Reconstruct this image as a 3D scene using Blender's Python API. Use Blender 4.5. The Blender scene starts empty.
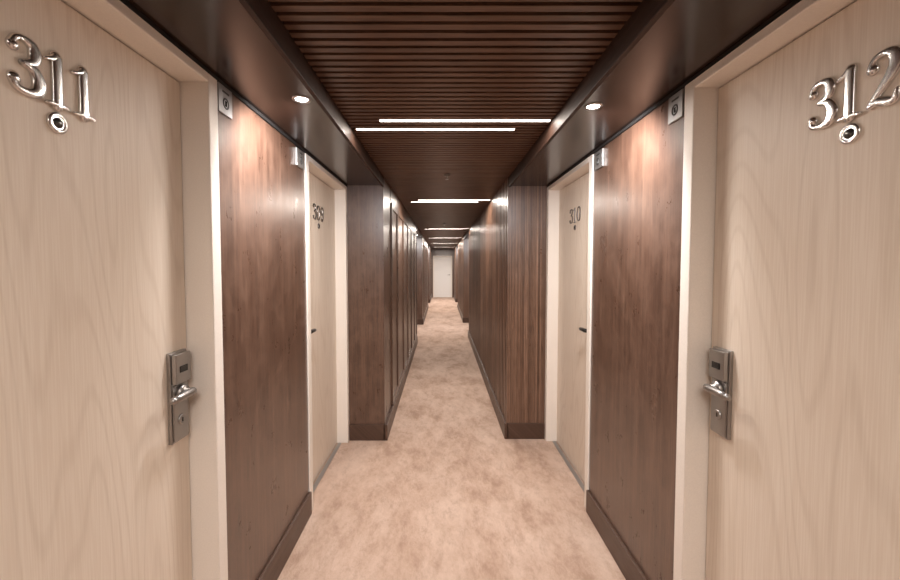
import bpy, bmesh, math
from mathutils import Vector
C = bpy.context.scene.collection
bpy.context.scene.view_settings.view_transform = 'Standard'

# ------------------------------------------------------------------ materials
def new_mat(name):
    m = bpy.data.materials.new(name); m.use_nodes = True
    nt = m.node_tree; b = nt.nodes["Principled BSDF"]
    return m, nt, b

def grain_coords(nt, mode):
    """across / along coordinates for wood, from object coordinates"""
    tc = nt.nodes.new("ShaderNodeTexCoord"); sp = nt.nodes.new("ShaderNodeSeparateXYZ")
    nt.links.new(tc.outputs["Object"], sp.inputs[0])
    add = nt.nodes.new("ShaderNodeMath"); add.operation = 'ADD'
    if mode == 'V':
        nt.links.new(sp.outputs[0], add.inputs[0]); nt.links.new(sp.outputs[1], add.inputs[1]); al = sp.outputs[2]
    elif mode == 'Y':
        nt.links.new(sp.outputs[0], add.inputs[0]); nt.links.new(sp.outputs[2], add.inputs[1]); al = sp.outputs[1]
    else:
        nt.links.new(sp.outputs[1], add.inputs[0]); nt.links.new(sp.outputs[2], add.inputs[1]); al = sp.outputs[0]
    return add.outputs[0], al

def vec(nt, a, b, sa, sb, off=0.0):
    ma = nt.nodes.new("ShaderNodeMath"); ma.operation = 'MULTIPLY'; ma.inputs[1].default_value = sa
    mb = nt.nodes.new("ShaderNodeMath"); mb.operation = 'MULTIPLY'; mb.inputs[1].default_value = sb
    nt.links.new(a, ma.inputs[0]); nt.links.new(b, mb.inputs[0])
    c = nt.nodes.new("ShaderNodeCombineXYZ"); nt.links.new(ma.outputs[0], c.inputs[0]); nt.links.new(mb.outputs[0], c.inputs[1])
    c.inputs[2].default_value = off
    return c.outputs[0]

def noise(nt, v, scale=1.0, detail=3.0, rough=0.5):
    n = nt.nodes.new("ShaderNodeTexNoise"); n.inputs["Scale"].default_value = scale
    n.inputs["Detail"].default_value = detail; n.inputs["Roughness"].default_value = rough
    nt.links.new(v, n.inputs["Vector"]); return n.outputs[0]

def ramp(nt, v, stops):
    r = nt.nodes.new("ShaderNodeValToRGB"); e = r.color_ramp.elements
    while len(e) < len(stops): e.new(0.5)
    for i, (p, c) in enumerate(stops):
        e[i].position = p; e[i].color = (c[0], c[1], c[2], 1)
    nt.links.new(v, r.inputs[0]); return r.outputs[0]

def mix(nt, a, b, fac, mode='MIX'):
    m = nt.nodes.new("ShaderNodeMix"); m.data_type = 'RGBA'; m.blend_type = mode
    if isinstance(fac, float): m.inputs[0].default_value = fac
    else: nt.links.new(fac, m.inputs[0])
    for s, i in ((a, 6), (b, 7)):
        if isinstance(s, tuple): m.inputs[i].default_value = (*s, 1)
        else: nt.links.new(s, m.inputs[i])
    return m.outputs[2]

def bump(nt, b, h, strength, dist=0.002):
    n = nt.nodes.new("ShaderNodeBump"); n.inputs["Strength"].default_value = strength
    n.inputs["Distance"].default_value = dist
    nt.links.new(h, n.inputs["Height"]); nt.links.new(n.outputs[0], b.inputs["Normal"])

def ash(name, seed):
    m, nt, b = new_mat(name)
    a, l = grain_coords(nt, 'V')
    n1 = noise(nt, vec(nt, a, l, 4.0, 0.45, seed), 1.0, 1.0, 0.35)
    mu = nt.nodes.new("ShaderNodeMath"); mu.operation = 'MULTIPLY'; mu.inputs[1].default_value = 145.0
    nt.links.new(n1, mu.inputs[0])
    si = nt.nodes.new("ShaderNodeMath"); si.operation = 'SINE'; nt.links.new(mu.outputs[0], si.inputs[0])
    rg = ramp(nt, si.outputs[0], [(0.0, (0, 0, 0)), (0.6, (0.05,) * 3), (1.0, (0.36,) * 3)])
    n2 = noise(nt, vec(nt, a, l, 240, 5, seed), 1.0, 2.0)
    rf = ramp(nt, n2, [(0.42, (0.8,) * 3), (0.62, (0, 0, 0))])
    base = mix(nt, (0.80, 0.715, 0.62), (0.64, 0.545, 0.45), rg)
    n3 = noise(nt, vec(nt, a, l, 7, 0.7, seed + 3), 1.0, 2.0)
    base = mix(nt, base, (0.72, 0.625, 0.525), ramp(nt, n3, [(0.4, (0, 0, 0)), (0.75, (0.35,) * 3)]))
    col = mix(nt, base, (0.93, 0.905, 0.885), rf, 'MULTIPLY')
    nt.links.new(col, b.inputs["Base Color"]); b.inputs["Roughness"].default_value = 0.5
    bump(nt, b, n2, 0.12, 0.001)
    return m

def walnut(name, mode, dark, mid, light, rough=0.3, stripes=0.0, seed=0.0, blotch=0.35, spec=0.5, rv=1.0, coat=0.0):
    m, nt, b = new_mat(name)
    a, l = grain_coords(nt, mode)
    n1 = noise(nt, vec(nt, a, l, 30, 0.9, seed), 1.0, 6.0, 0.66)
    base = ramp(nt, n1, [(0.25, dark), (0.5, mid), (0.78, light)])
    n2 = noise(nt, vec(nt, a, l, 300, 7, seed), 1.0, 2.0)
    base = mix(nt, base, (0.55, 0.50, 0.47), ramp(nt, n2, [(0.45, (0, 0, 0)), (0.65, (0.9,) * 3)]), 'MULTIPLY')
    n3 = noise(nt, vec(nt, a, l, 9, 6, seed + 5), 1.0, 9.0, 0.74)
    base = mix(nt, base, light, ramp(nt, n3, [(0.46, (0, 0, 0)), (0.68, (blotch,) * 3)]))
    if stripes:
        n4 = noise(nt, vec(nt, a, l, stripes, 0.2, seed + 9), 1.0, 1.0)
        base = mix(nt, base, (0.45, 0.41, 0.39), ramp(nt, n4, [(0.44, (0, 0, 0)), (0.56, (1, 1, 1))]), 'MULTIPLY')
        n5 = noise(nt, vec(nt, a, l, 24.0, 0.1, seed + 12), 1.0, 2.0)
        base = mix(nt, base, (0.78, 0.75, 0.73), ramp(nt, n5, [(0.46, (0, 0, 0)), (0.56, (1, 1, 1))]), 'MULTIPLY')
    nt.links.new(base, b.inputs["Base Color"])
    r = ramp(nt, n3, [(0.3, (rough * (1 - 0.15*rv),) * 3), (0.7, (rough * (1 + 0.3*rv),) * 3)])
    nt.links.new(r, b.inputs["Roughness"])
    b.inputs["Specular IOR Level"].default_value = spec
    b.inputs["Coat Weight"].default_value = coat; b.inputs["Coat Roughness"].default_value = 0.38
    bump(nt, b, n2, 0.15, 0.001)
    return m

def simple(name, col, rough=0.5, metal=0.0, bs=0.0, bscale=200.0):
    m, nt, b = new_mat(name)
    tc = nt.nodes.new("ShaderNodeTexCoord")
    n = noise(nt, tc.outputs["Object"], bscale, 2.0)
    c = mix(nt, col, tuple(x * 0.88 for x in col), n)
    nt.links.new(c, b.inputs["Base Color"])
    b.inputs["Roughness"].default_value = rough; b.inputs["Metallic"].default_value = metal
    if bs: bump(nt, b, n, bs)
    return m

def emis(name, col, st):
    m, nt, b = new_mat(name)
    b.inputs["Base Color"].default_value = (0.9, 0.9, 0.9, 1)
    b.inputs["Emission Color"].default_value = (*col, 1); b.inputs["Emission Strength"].default_value = st
    return m

def carpet():
    m, nt, b = new_mat("carpet_beige")
    tc = nt.nodes.new("ShaderNodeTexCoord")
    mp = nt.nodes.new("ShaderNodeMapping"); mp.inputs["Scale"].default_value = (1.45, 0.7, 1.0)
    mp.inputs["Rotation"].default_value = (0, 0, 0.45)
    nt.links.new(tc.outputs["Object"], mp.inputs[0]); o = mp.outputs[0]
    n1 = noise(nt, o, 2.4, 12.0, 0.75)
    n2 = noise(nt, o, 8.5, 12.0, 0.85)
    n3 = noise(nt, tc.outputs["Object"], 260.0, 3.0, 0.7)
    c = ramp(nt, n1, [(0.38, (0.44, 0.285, 0.20)), (0.48, (0.60, 0.425, 0.325)), (0.59, (0.71, 0.535, 0.43))])
    c = mix(nt, c, (0.36, 0.22, 0.15), ramp(nt, n2, [(0.50, (0, 0, 0)), (0.71, (0.85,) * 3)]))
    c = mix(nt, c, (0.66, 0.61, 0.57), ramp(nt, n3, [(0.4, (0, 0, 0)), (0.68, (0.7,) * 3)]), 'MULTIPLY')
    nt.links.new(c, b.inputs["Base Color"]); b.inputs["Roughness"].default_value = 0.95
    b.inputs["Sheen Weight"].default_value = 0.2
    bump(nt, b, n3, 0.8, 0.006)
    return m

M_ASH = ash("ash_veneer", 0.0); M_ASH2 = ash("ash_veneer_b", 7.3)
M_FRAME = simple("cream_painted_frame", (0.93, 0.875, 0.81), 0.38)
M_WALN = walnut("walnut_panel", 'V', (0.062, 0.033, 0.022), (0.105, 0.056, 0.037), (0.190, 0.112, 0.077), 0.29, spec=0.7, coat=0.5, blotch=0.5)
M_ZEB = walnut("striped_walnut", 'V', (0.19, 0.108, 0.069), (0.27, 0.158, 0.105), (0.35, 0.215, 0.15), 0.30, 190.0, 4.0, spec=0.8)
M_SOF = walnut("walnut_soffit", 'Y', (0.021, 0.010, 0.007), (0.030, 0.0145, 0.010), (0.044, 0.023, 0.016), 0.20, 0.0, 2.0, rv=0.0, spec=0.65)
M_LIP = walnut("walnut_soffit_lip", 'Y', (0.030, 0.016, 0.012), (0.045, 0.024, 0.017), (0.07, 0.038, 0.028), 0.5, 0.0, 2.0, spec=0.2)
M_BASE = walnut("walnut_baseboard", 'Y', (0.062, 0.034, 0.024), (0.088, 0.050, 0.035), (0.12, 0.071, 0.051), 0.35, 0.0, 1.0)
M_SLAT = walnut("walnut_slats", 'X', (0.084, 0.043, 0.027), (0.132, 0.070, 0.045), (0.182, 0.104, 0.070), 0.34, 0.0, 6.0)
M_BLACK = simple("black_gap", (0.008, 0.006, 0.005), 0.8)
M_CHROME = simple("satin_chrome", (0.74, 0.725, 0.71), 0.22, 1.0)
M_DKMETAL = simple("darkened_metal", (0.22, 0.20, 0.19), 0.3, 1.0)  # dark reflection of the far doors' chrome put into the colour; also sprinkler rings
M_STEEL = simple("brushed_steel", (0.43, 0.415, 0.405), 0.36, 1.0, 0.05, 600)
M_PLATE = simple("plate_steel", (0.44, 0.43, 0.42), 0.5, 0.8, 0.05, 600)
M_LEVER = simple("lever_steel", (0.38, 0.365, 0.355), 0.36, 1.0)
M_BACKLITLEVER = simple("backlit_lever", (0.03, 0.027, 0.025), 0.3, 0.5)  # backlit darkness of the second doors' steel levers put into the colour
M_DARK = simple("black_plastic", (0.015, 0.014, 0.014), 0.25)
M_GREYENG = simple("grey_engraving", (0.07, 0.067, 0.063), 0.5, 0.3)
M_GLASS = simple("peephole_glass", (0.09, 0.088, 0.085), 0.2, 0.8)
M_CARPET = carpet()
M_LED = emis("led_diffuser", (1.0, 0.90, 0.80), 9.0)
M_LAMP = emis("downlight_lamp", (1.0, 0.97, 0.96), 60.0)
M_WHITE = simple("white_enamel", (0.75, 0.72, 0.68), 0.35)
M_GREY = simple("pale_door_paint", (0.93, 0.92, 0.90), 0.4)

# ------------------------------------------------------------------ mesh kit
class MB:
    def __init__(s): s.bm = bmesh.new()
    def box(s, x0, x1, y0, y1, z0, z1, mi=0):
        x0, x1 = min(x0, x1), max(x0, x1); y0, y1 = min(y0, y1), max(y0, y1)
        v = [s.bm.verts.new(p) for p in ((x0,y0,z0),(x1,y0,z0),(x1,y1,z0),(x0,y1,z0),(x0,y0,z1),(x1,y0,z1),(x1,y1,z1),(x0,y1,z1))]
        for q in ((3,2,1,0),(4,5,6,7),(0,1,5,4),(1,2,6,5),(2,3,7,6),(3,0,4,7)):
            f = s.bm.faces.new([v[i] for i in q]); f.material_index = mi
    def lathe(s, prof, c, axis='Y', n=32, mi=0, capped=True):
        """prof: list of (radius, t) along axis"""
        rings = []
        for r, t in prof:
            ring = []
            for i in range(n):
                a = 2 * math.pi * i / n; u, w = r * math.cos(a), r * math.sin(a)
                p = (u, t, w) if axis == 'Y' else ((u, w, t) if axis == 'Z' else (t, u, w))
                ring.append(s.bm.verts.new((p[0] + c[0], p[1] + c[1], p[2] + c[2])))
            rings.append(ring)
        for k in range(len(rings) - 1):
            for i in range(n):
                f = s.bm.faces.new((rings[k][i], rings[k][(i+1) % n], rings[k+1][(i+1) % n], rings[k+1][i])); f.material_index = mi; f.smooth = True
        if capped:
            for ring in (rings[0], rings[-1]):
                f = s.bm.faces.new(ring); f.material_index = mi
    def tube(s, pts, rad, flat=None, n=12, closed=False):
        """sweep; pts 3D, rad in-plane radius; flat = half depth along local y"""
        rings = []; N = len(pts)
        for i, p in enumerate(pts):
            a = pts[(i - 1) % N] if (closed or i > 0) else pts[i]
            b = pts[(i + 1) % N] if (closed or i < N - 1) else pts[i]
            t = (Vector(b) - Vector(a)).normalized()
            up = Vector((0, 1, 0)) if flat is not None else Vector((0, 0, 1))
            nrm = t.cross(up).normalized(); bn = nrm.cross(t).normalized() if flat is None else up
            r = rad[i] if isinstance(rad, (list, tuple)) else rad
            d = flat if flat is not None else r
            ring = []
            for k in range(n):
                cs, sn = math.cos(2*math.pi*k/n), math.sin(2*math.pi*k/n)
                if flat is not None:      # squarer section: flat face with soft edges
                    cs = math.copysign(abs(cs)**0.7, cs); sn = math.copysign(abs(sn)**0.7, sn)
                ring.append(s.bm.verts.new(Vector(p) + nrm * r * cs + bn * d * sn))
            rings.append(ring)
        M = N if closed else N - 1
        for i in range(M):
            A, B = rings[i], rings[(i + 1) % N]
            for k in range(n):
                f = s.bm.faces.new((A[k], A[(k+1) % n], B[(k+1) % n], B[k])); f.smooth = True
        if not closed:
            for r_ in (rings[0], rings[-1]): s.bm.faces.new(r_)
    def ball(s, c, r, ry):
        n, m = 16, 9; rings = []
        for j in range(1, m):
            th = math.pi * j / m
            rings.append([s.bm.verts.new((c[0] + r*math.sin(th)*math.cos(2*math.pi*i/n), c[1] + ry*math.cos(th), c[2] + r*math.sin(th)*math.sin(2*math.pi*i/n))) for i in range(n)])
        t = s.bm.verts.new((c[0], c[1]+ry, c[2])); b = s.bm.verts.new((c[0], c[1]-ry, c[2]))
        for i in range(n):
            f = s.bm.faces.new((t, rings[0][i], rings[0][(i+1) % n])); f.smooth = True
            f = s.bm.faces.new((b, rings[-1][(i+1) % n], rings[-1][i])); f.smooth = True
            for j in range(len(rings)-1):
                f = s.bm.faces.new((rings[j][i], rings[j+1][i], rings[j+1][(i+1) % n], rings[j][(i+1) % n])); f.smooth = True
    def obj(s, name, mats, parent=None, loc=(0,0,0), rotz=0.0, bevel=0.0, segs=2, **props):
        bmesh.ops.recalc_face_normals(s.bm, faces=s.bm.faces[:])
        me = bpy.data.meshes.new(name); s.bm.to_mesh(me); s.bm.free()
        for m in (mats if isinstance(mats, (list, tuple)) else [mats]): me.materials.append(m)
        o = bpy.data.objects.new(name, me); C.objects.link(o)
        o.location = loc; o.rotation_euler = (0, 0, rotz)
        if parent: o.parent = parent
        if bevel:
            b = o.modifiers.new("bevel", 'BEVEL'); b.width = bevel; b.segments = segs; b.limit_method = 'ANGLE'
            b.harden_normals = False
        for k, v in props.items(): o[k] = v
        return o

def empty(name, loc, rotz=0.0, **props):
    e = bpy.data.objects.new(name, None); e.empty_display_size = 0.1
    e.location = loc; e.rotation_euler = (0, 0, rotz); C.objects.link(e)
    for k, v in props.items(): e[k] = v
    return e

def catmull(P, R, k=7, closed=False):
    out, rr = [], []; N = len(P)
    rng = range(N) if closed else range(N - 1)
    for i in rng:
        if closed: q = [P[(i-1) % N], P[i], P[(i+1) % N], P[(i+2) % N]]
        else: q = [P[max(i-1, 0)], P[i], P[i+1], P[min(i+2, N-1)]]
        for j in range(k):
            t = j / k
            out.append(tuple(0.5 * (2*q[1][c] + (q[2][c]-q[0][c])*t + (2*q[0][c]-5*q[1][c]+4*q[2][c]-q[3][c])*t*t + (-q[0][c]+3*q[1][c]-3*q[2][c]+q[3][c])*t**3) for c in range(2)))
            r1, r2 = R[i], R[(i+1) % N]; rr.append(r1 + (r2 - r1) * t)
    if not closed: out.append(P[-1]); rr.append(R[-1])
    return out, rr

GL = {
 '3': dict(w=.74, s=[([(.10,.78),(.20,.92),(.40,.96),(.59,.90),(.64,.76),(.57,.61),(.34,.535)], [.05,.05,.055,.09,.10,.08,.045], 0),
                     ([(.34,.535),(.60,.48),(.72,.28),(.64,.10),(.40,0.04),(.17,.08),(.10,.20)], [.045,.085,.11,.095,.06,.05,.05], 0)],
           b=[(.14,.77,.09),(.14,.21,.095)]),
 '1': dict(w=.64, s=[([(.34,.02),(.34,.35),(.34,.70),(.34,.95)], [.095,.09,.09,.095], 0),
                     ([(.34,.96),(.22,.88),(.04,.82)], [.07,.05,.035], 0), ([(.06,.02),(.34,.04),(.62,.02)], [.03,.045,.03], 0)], b=[]),
 '2': dict(w=.74, s=[([(.10,.75),(.20,.91),(.41,.96),(.60,.90),(.67,.74),(.58,.55),(.38,.33),(.14,.09)], [.05,.05,.055,.09,.105,.09,.065,.05], 0),
                     ([(.12,.07),(.28,.11),(.50,.06),(.66,.06),(.74,.22)], [.05,.07,.08,.065,.035], 0)],
           b=[(.15,.74,.095)]),
 '0': dict(w=.74, s=[([(.37,.95),(.60,.84),(.68,.5),(.60,.16),(.37,.05),(.14,.16),(.06,.5),(.14,.84)], [.05,.08,.105,.08,.05,.08,.105,.08], 1)], b=[]),
 '9': dict(w=.74, s=[([(.37,.95),(.58,.87),(.64,.70),(.57,.52),(.37,.44),(.15,.52),(.08,.70),(.15,.87)], [.05,.07,.095,.07,.05,.07,.10,.07], 1),
                     ([(.64,.70),(.65,.45),(.55,.20),(.38,.05),(.20,.06),(.13,.16)], [.095,.095,.075,.055,.05,.05], 0)], b=[(.16,.19,.095)]),
}

def digit(ch, parent, x, z, H, ydep, mat, xs, rs, dp):
    g = GL[ch]; mb = MB()
    for P, R, cl in g['s']:
        pts, rr = catmull(P, R, 7, bool(cl))
        mb.tube([((p[0] - g['w']/2) * H * xs, 0, p[1] * H) for p in pts], [r * H * rs for r in rr], flat=dp, n=20, closed=bool(cl))
        if not cl:
            for q, r in ((P[0], R[0]), (P[-1], R[-1])): mb.ball(((q[0]-g['w']/2)*H*xs, 0, q[1]*H), r*H*rs, dp)
    for bx, bz, br in g['b']:
        mb.ball(((bx - g['w']/2) * H * xs, 0, bz * H), br * H * rs, dp * 1.15)
    return mb.obj("digit", mat, parent, (x, ydep, z), label="polished metal digit " + ch)

# ------------------------------------------------------------------ dimensions
XL, XR = -0.79, 0.88          # wide walls
NL, NR = -0.480, 0.552        # narrow walls / soffit edges
ZS, ZC, ZT = 2.135, 2.205, 2.40
Y0, YE = -2.6, 18.2
CAS, THK = 0.055, 0.24
ZSLAB = 2.088
doors = {-1: [(0.35, 1.42), (2.325, 3.325)], 1: [(0.37, 1.465), (2.345, 3.355)]}
BLK = {-1: [(3.33, 7.5), (9.9, 13.6), (15.6, YE)], 1: [(3.36, 8.2), (10.2, 13.9), (15.9, YE)]}

# ------------------------------------------------------------------ walls
def side(s):
    XW, XN = (XL, NL) if s < 0 else (XR, NR)
    nm = "left" if s < 0 else "right"
    mb = MB(); mi_block = 0 if s < 0 else 1
    # wide stretches split at doors
    opens = doors[s]; y = Y0
    segs = []
    for a, b in opens: segs.append((y, a)); y = b
    segs.append((y, BLK[s][0][0] + 0.02))
    for i in range(len(BLK[s]) - 1): segs.append((BLK[s][i][1] - 0.02, BLK[s][i+1][0] + 0.02))
    for a, b in segs: mb.box(XW, XW + s*THK, a, b, 0, ZT, 0)
    mb.box(XW + s*0.17, XW + s*THK, Y0, BLK[s][0][0], 0, ZT, 0)
    for a, b in BLK[s]:
        mb.box(XN + s*0.007, XW + s*THK, a, b, 0, ZT, mi_block)
    mb.obj("wall_" + nm, [M_WALN, M_ZEB, M_BLACK], kind="structure", bevel=0.0015)
    # cladding panels on the narrow stretches
    mb = MB()
    for bi, (a, b) in enumerate(BLK[s]):
        if s < 0:
            cuts = [a - 0.004, a+0.42, a+0.95, a+1.6, a+2.25, a+2.9, a+3.55]
            cuts = [c for c in cuts if c < b - 0.3] + [b + 0.004]
            for i in range(len(cuts) - 1):
                g = 0.022 if i else 0.0
                y0, y1 = cuts[i] + g, cuts[i+1]
                if i == 0: mb.box(XN - 0.004, XN + s*0.02, y0, y1, 0, ZC)
                else:
                    mb.box(XN, XN + s*0.02, y0, y1, 0.14, 2.06)
                    # raised stiles on every leaf
                    for q0, q1 in ((y0, y0+0.045), (y1-0.045, y1)): mb.box(XN - s*0.012, XN, q0, q1, 0.14, 2.06)
                    mb.box(XN - s*0.012, XN, y0+0.045, y1-0.045, 2.01, 2.06); mb.box(XN - s*0.012, XN, y0+0.045, y1-0.045, 0.14, 0.19)
            mb.box(XN - 0.0, XN + s*0.02, a+0.43, b, 2.075, ZC)
        else:
            y = a - 0.004; k = 0                      # fine shallow vertical battens
            while y < b - 0.02 and k < 420:
                mb.box(XN, XN + s*0.020, y, min(y + 0.072, b), 0.13, ZC, 0)
                mb.box(XN - s*0.004, XN, y, y + 0.030, 0.13, ZC, 0); y += 0.088; k += 1
            x = NR
            while x < XR - 0.01:                       # reeding on the end face
                mb.box(x, x + 0.0105, a - 0.005, a, 0.13, ZS, 0); x += 0.0145
    mb.obj("trim_1" if s < 0 else "trim_2", M_WALN if s < 0 else M_ZEB, kind="structure")
    # baseboards
    mb = MB(); t = 0.016; h = 0.135
    for a, b in segs: mb.box(XW - s*t, XW, a, b, 0, h)
    for a, b in BLK[s]:
        mb.box(XN - s*t - s*0.004, XN + s*0.014, a - t, b, 0, h)
        mb.box(XN, XW, a - t, a, 0, h)
    mb.obj("baseboard_" + nm, M_BASE, kind="structure", bevel=0.003)
    # soffit along the wide stretches, with a lip toward the slatted ceiling
    mb = MB()
    pieces = [(Y0, BLK[s][0][0])] + [(BLK[s][i][1], BLK[s][i+1][0]) for i in range(len(BLK[s]) - 1)]
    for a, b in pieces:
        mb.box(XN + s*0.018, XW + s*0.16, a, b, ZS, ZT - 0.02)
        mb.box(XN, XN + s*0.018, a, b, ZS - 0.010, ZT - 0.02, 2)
        mb.box(XW - s*0.010, XW - s*0.001, a, b, ZS - 0.014, ZS, 1)  # solid black strip standing in for the shadow at the wall top
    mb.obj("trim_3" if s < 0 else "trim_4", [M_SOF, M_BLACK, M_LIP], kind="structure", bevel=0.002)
side(-1); side(1)

mb = MB(); mb.box(XL - THK, XR + THK, Y0, YE + 0.2, -0.1, 0.0); mb.obj("floor", M_CARPET, kind="structure")
mb = MB(); mb.box(XL - THK, XR + THK, Y0 - 0.12, Y0, 0, ZT); mb.obj("wall_back", M_WALN, kind="structure")
mb = MB(); HD = 1.90
mb.box(NL - 0.3, -0.415, YE, YE+0.12, 0, ZT); mb.box(0.465, NR + 0.3, YE, YE+0.12, 0, ZT); mb.box(-0.415, 0.465, YE, YE+0.12, HD, ZT)
mb.box(NL - 0.3, NR + 0.3, YE+0.12, YE+0.2, 0, ZT)
mb.obj("wall_front", M_WALN, kind="structure")

# ------------------------------------------------------------------ slatted ceiling with strip slots
strips = []
for yc in (-1.9, -0.45):
    strips += [(yc, -0.32, 0.50), (yc + 0.14, -0.42, 0.38)]
strips += [(2.04, -0.315, 0.545), (2.17, -0.46, 0.39)]
for yc in (4.5, 8.0, 10.7, 13.4, 16.3):
    strips += [(yc, -0.27, 0.54), (yc + 0.14, -0.36, 0.42)]
mb = MB(); mb.box(XL - THK, XR + THK, Y0, YE + 0.2, ZC + 0.035, ZT + 0.05, 1)
P = 0.044; y = Y0 + 0.01
while y < YE:
    y0, y1 = y, y + 0.027; xa, xb = NL + 0.001, NR - 0.001
    hit = [st for st in strips if st[0] - 0.017 < y1 and st[0] + 0.017 > y0]
    if hit:
        st = hit[0]
        if st[1] - xa > 0.02: mb.box(xa, st[1] - 0.003, y0, y1, ZC, ZC + 0.036)
        if xb - st[2] > 0.02: mb.box(st[2] + 0.003, xb, y0, y1, ZC, ZC + 0.036)
    else: mb.box(xa, xb, y0, y1, ZC, ZC + 0.036)
    y += P
mb.obj("ceiling", [M_SLAT, M_BLACK], kind="structure")

WARM = (1.0, 0.885, 0.785)
for i, (yc, xa, xb) in enumerate(strips):
    e = empty("led_strip_light", ((xa+xb)/2, yc, ZC + 0.032), group="strip lights in the slatted ceiling", category="ceiling light",
              label="narrow glowing warm white strip light set into slatted ceiling")
    L = xb - xa
    mb = MB(); mb.box(-L/2, L/2, -0.017, -0.0135, -0.034, 0.010); mb.box(-L/2, L/2, 0.0135, 0.017, -0.034, 0.010)
    mb.box(-L/2, -L/2 + 0.003, -0.0135, 0.0135, -0.034, 0.010); mb.box(L/2 - 0.003, L/2, -0.0135, 0.0135, -0.034, 0.010)
    mb.box(-L/2+0.003, L/2-0.003, -0.0135, 0.0135, 0.0, 0.010)
    mb.obj("housing", M_WHITE, e)
    mb = MB(); mb.box(-L/2 + 0.003, L/2 - 0.003, -0.0135, 0.0135, -0.033, -0.002)
    mb.obj("diffuser", M_LED, e)
    ld = bpy.data.lights.new("strip_lamp", 'AREA'); ld.shape = 'RECTANGLE'; ld.size = L - 0.06; ld.size_y = 0.03
    ld.energy = 10.5 if yc < 0 else (9.5 if yc < 4 else (14.0 if yc < 12 else 24.0)); ld.color = WARM
    lo = bpy.data.objects.new("strip_lamp", ld); C.objects.link(lo); lo.parent = e; lo.location = (0, 0, -0.04)

# ------------------------------------------------------------------ downlights
dl = []
for x, yf in ((-0.555, 1.61), (0.625, 1.68)):
    for y in (-1.6, 0.0, yf, 8.8, 14.8): dl.append((x, y))
for x, y in dl:
    e = empty("recessed_downlight", (x, y, ZS), group="recessed downlights in the dark soffits", category="ceiling light",
              label="small round recessed downlight in dark wood soffit")
    mb = MB(); mb.lathe([(0.025, -0.001), (0.028, -0.004), (0.035, -0.004), (0.037, 0.0), (0.037, 0.003), (0.025, 0.003), (0.025, -0.001)], (0,0,0), 'Z', 32, capped=False)
    mb.obj("trim_ring", M_STEEL, e)
    mb = MB(); mb.lathe([(0.001, -0.005), (0.014, -0.004), (0.024, -0.0005), (0.024, 0.002)], (0,0,0), 'Z', 32)
    mb.obj("lamp", M_LAMP, e)
    ld = bpy.data.lights.new("downlight_beam", 'SPOT'); ld.color = (1.0, 0.96, 0.96)
    lo = bpy.data.objects.new("downlight_beam", ld); C.objects.link(lo); lo.parent = e; lo.location = (0, 0, -0.012)
    ld.shadow_soft_size = 0.05
    if y > 1:      # gimbal lamps tipped a little toward the wall
        ld.energy = 90.0; ld.spot_size = math.radians(140); ld.spot_blend = 0.8
        lo.rotation_euler = (math.radians(30), math.radians(32) * (1 if x < 0 else -1), 0)
    else:
        ld.energy = 28.0; ld.spot_size = math.radians(130); ld.spot_blend = 1.0; ld.shadow_soft_size = 0.08

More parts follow.
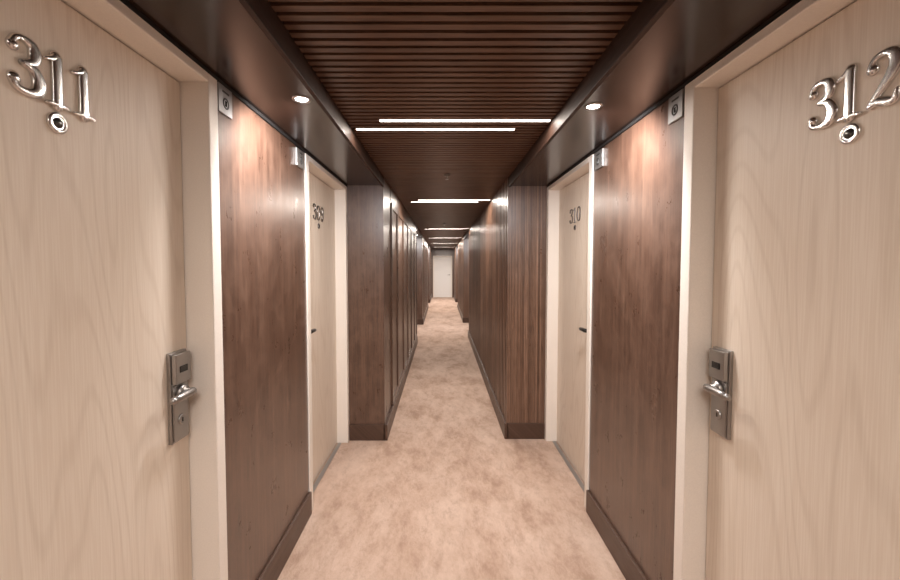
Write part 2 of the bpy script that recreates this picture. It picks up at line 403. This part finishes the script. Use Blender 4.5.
# ------------------------------------------------------------------ doors
def door(n, num, s, ya, yb, ls, mat, cx_num, lock_off, REC, zn, H, k, nmat, xs, rs, dp):
    W = yb - ya; yc = (ya + yb)/2; XW = XL if s < 0 else XR
    rot = math.pi/2 if s < 0 else -math.pi/2
    e = empty("door_%d" % n, (XW, yc, 0), rot, kind="structure", category="door",
              label="pale ash veneer hotel room door with metal number " + num)
    h = W/2; top = ZS - 0.003
    mb = MB()
    mb.box(-h, -h + CAS, -0.008, 0.13, 0, top); mb.box(h - CAS, h, -0.008, 0.13, 0, top)
    mb.box(-h + CAS, h - CAS, -0.008, 0.13, ZSLAB + 0.004, top)
    mb.obj("door_frame", M_FRAME, e, bevel=0.004, segs=3, label="cream door frame")
    mb = MB(); mb.box(-h + CAS + 0.003, h - CAS - 0.003, REC, REC + 0.045, 0.008, ZSLAB)
    mb.obj("door_panel", mat, e, bevel=0.002)
    mb = MB(); mb.box(-h + CAS + 0.008, h - CAS - 0.008, 0.045, 0.072, 0.0, 0.006); mb.box(-h + CAS + 0.008, h - CAS - 0.008, 0.054, 0.060, 0.006, 0.009)
    mb.obj("threshold", M_PLATE, e, bevel=0.001, label="thin metal threshold strip")
    # numerals
    adv = {'3': .070*k, '1': .064*k, '2': .070*k, '0': .072*k, '9': .072*k}
    tot = sum(adv[c] for c in num); x = cx_num - tot/2
    for c in num:
        digit(c, e, x + adv[c]/2, zn, H, REC - dp*0.6, nmat, xs, rs, dp); x += adv[c]
    f = 0.95 if n <= 2 else 0.75
    mb = MB(); mb.lathe([(0.025*f, 0.003), (0.0252*f, -0.004), (0.0235*f, -0.006), (0.017*f, -0.007), (0.015*f, -0.005)], (0,0,0), 'Y', 36)
    pe = mb.obj("peephole", nmat, e, (cx_num + 0.004, REC, zn - 0.036), label="round metal peephole")
    mb = MB(); mb.lathe([(0.014*f, -0.003), (0.0125*f, -0.0065), (0.007*f, -0.0085), (0.001, -0.0090)], (0,0,0), 'Y', 24)
    mb.obj("lens", M_GLASS, pe)
    # electronic lock
    lx = ls * (h - CAS - lock_off)
    mb = MB(); mb.box(-0.042, 0.042, -0.012, 0.001, -0.148, 0.148); mb.box(-0.037, 0.037, -0.028, -0.012, 0.045, 0.142)
    mb.box(-0.037, 0.037, -0.017, -0.012, -0.142, 0.040)
    lk = mb.obj("door_lock", M_STEEL, e, (lx, REC, 1.05), bevel=0.004, segs=3, label="brushed steel electronic lock")
    mb = MB(); mb.box(-0.020, 0.020, -0.030, -0.026, 0.080, 0.102); mb.obj("card_reader", M_DARK, lk, bevel=0.004)
    mb = MB(); mb.lathe([(0.026, -0.014), (0.026, -0.028), (0.022, -0.032), (0.013, -0.034), (0.012, -0.050)], (0, 0, 0.012), 'Y', 28)
    d = -ls
    pts = [(-d*0.008, -0.050, 0.013), (d*0.005, -0.052, 0.013), (d*0.035, -0.052, 0.013), (d*0.060, -0.051, 0.012), (d*0.084, -0.049, 0.010)]
    mb.tube(pts, [0.0125, 0.013, 0.0125, 0.012, 0.0115], n=16); mb.ball(pts[-1], 0.0115, 0.0115); mb.ball(pts[0], 0.0125, 0.0125)
    mb.obj("lever", M_LEVER if n <= 2 else M_BACKLITLEVER, lk, label="metal lever handle")
    mb = MB(); mb.lathe([(0.017, -0.010), (0.017, -0.020), (0.014, -0.022), (0.010, -0.020)], (0, 0, -0.078), 'Y', 24)
    ky = mb.obj("key_cylinder", M_STEEL, lk)
    mb = MB(); mb.box(-0.002, 0.002, -0.0215, -0.0195, -0.085, -0.071); mb.obj("keyhole", M_DARK, ky)
    return e

(a, b) = doors[-1][0]; door(1, "311", -1, a, b, 1, M_ASH, 0.918 - (a+b)/2, 0.064, 0.086, 1.838, 0.118, 1.05, M_CHROME, .76, 1.18, .006)
(a, b) = doors[1][0];  door(2, "312", 1, a, b, -1, M_ASH2, (a+b)/2 - 0.950, 0.070, 0.074, 1.822, 0.118, 1.05, M_CHROME, .76, 1.18, .006)
(a, b) = doors[-1][1]; door(3, "309", -1, a, b, -1, M_ASH2, 0.0, 0.10, 0.08, 1.79, 0.108, 1.22, M_DKMETAL, .85, .62, .004)
(a, b) = doors[1][1];  door(4, "310", 1, a, b, 1, M_ASH, -0.05, 0.13, 0.08, 1.785, 0.108, 1.22, M_DKMETAL, .85, .62, .004)

# end door
e = empty("door_5", (0.025, YE, 0), 0, kind="structure", category="door", label="pale off-white door closing the far end of the corridor")
mb = MB(); mb.box(-0.44, -0.385, -0.012, 0.118, 0, HD); mb.box(0.385, 0.44, -0.012, 0.118, 0, HD); mb.box(-0.385, 0.385, -0.012, 0.118, HD - 0.055, HD)
mb.obj("door_frame", M_FRAME, e, bevel=0.004)
mb = MB(); mb.box(-0.383, 0.383, 0.04, 0.085, 0.005, HD - 0.058); mb.obj("door_panel", M_GREY, e, bevel=0.002)
mb = MB(); mb.lathe([(0.022, 0.0), (0.022, -0.01), (0.009, -0.012), (0.009, -0.045)], (0.32, 0.04, 1.03), 'Y', 20)
mb.tube([(0.32, -0.002, 1.03), (0.30, -0.006, 1.03), (0.22, -0.004, 1.03)], [0.009, 0.009, 0.007], n=12)
mb.obj("lever", M_STEEL, e)

# ------------------------------------------------------------------ chrome indicator plates beside the frames
def plate(s, y, z, w=0.075, h=0.10, t=0.006):
    XW = XL if s < 0 else XR
    e = empty("door_indicator_plate", (XW, y, z), math.pi/2 if s < 0 else -math.pi/2, group="metal indicator plates beside the doors",
              category="wall plate", label="small square steel plate on dark wood wall beside door frame")
    mb = MB(); mb.box(-w/2, w/2, -t, 0, -h/2, h/2); mb.obj("backplate", M_PLATE, e, bevel=0.002)
    q = 0.006 - t
    mb = MB()
    mb.lathe([(0.020, -0.005+q), (0.020, -0.008+q), (0.014, -0.008+q), (0.014, -0.005+q)], (0, 0, -0.010), 'Y', 28, capped=False)
    mb.obj("ring", M_GREYENG, e)
    mb = MB(); mb.box(-0.005, 0.005, -0.008+q, -0.005+q, -0.020, -0.001); mb.obj("symbol", M_DARK, e, bevel=0.001)
    mb = MB(); mb.box(-0.022, 0.022, -0.007+q, -0.005+q, 0.025, 0.032); mb.obj("slot", M_GREYENG, e, bevel=0.0005)
plate(-1, 1.472, 2.072, 0.09, 0.10, 0.008); plate(-1, 2.23, 2.064, 0.12, 0.095, 0.013)
plate(1, 1.522, 2.070, 0.09, 0.10, 0.008); plate(1, 2.25, 2.064, 0.12, 0.095, 0.013)

# ------------------------------------------------------------------ sprinkler heads
for x, y in ((0.04, 3.25), (0.04, 7.0)):
    e = empty("sprinkler_head", (x, y, ZC + 0.003), group="sprinkler heads", category="sprinkler", label="small metal fire sprinkler on slatted ceiling")
    mb = MB(); mb.lathe([(0.028, 0.0), (0.028, -0.006), (0.022, -0.012), (0.012, -0.014)], (0,0,0), 'Z', 28); mb.obj("cover_ring", M_DKMETAL, e)
    mb = MB(); mb.lathe([(0.008, 0.040), (0.008, -0.026), (0.004, -0.028), (0.004, -0.038), (0.014, -0.039), (0.014, -0.041), (0.002, -0.042)], (0,0,0), 'Z', 20)
    mb.obj("nozzle", M_STEEL, e)

# ------------------------------------------------------------------ world, camera
w = bpy.data.worlds.new("world"); w.use_nodes = True; bpy.context.scene.world = w
w.node_tree.nodes["Background"].inputs[0].default_value = (0.05, 0.04, 0.035, 1)
cd = bpy.data.cameras.new("camera"); cd.sensor_width = 36; cd.lens = 16.0; cd.clip_start = 0.02
cd.shift_x = 8/900; cd.shift_y = -9/900
co = bpy.data.objects.new("camera", cd); C.objects.link(co)
co.location = (0, 0, 1.48); co.rotation_euler = (math.radians(90 - 2.3), 0, 0)
bpy.context.scene.camera = co
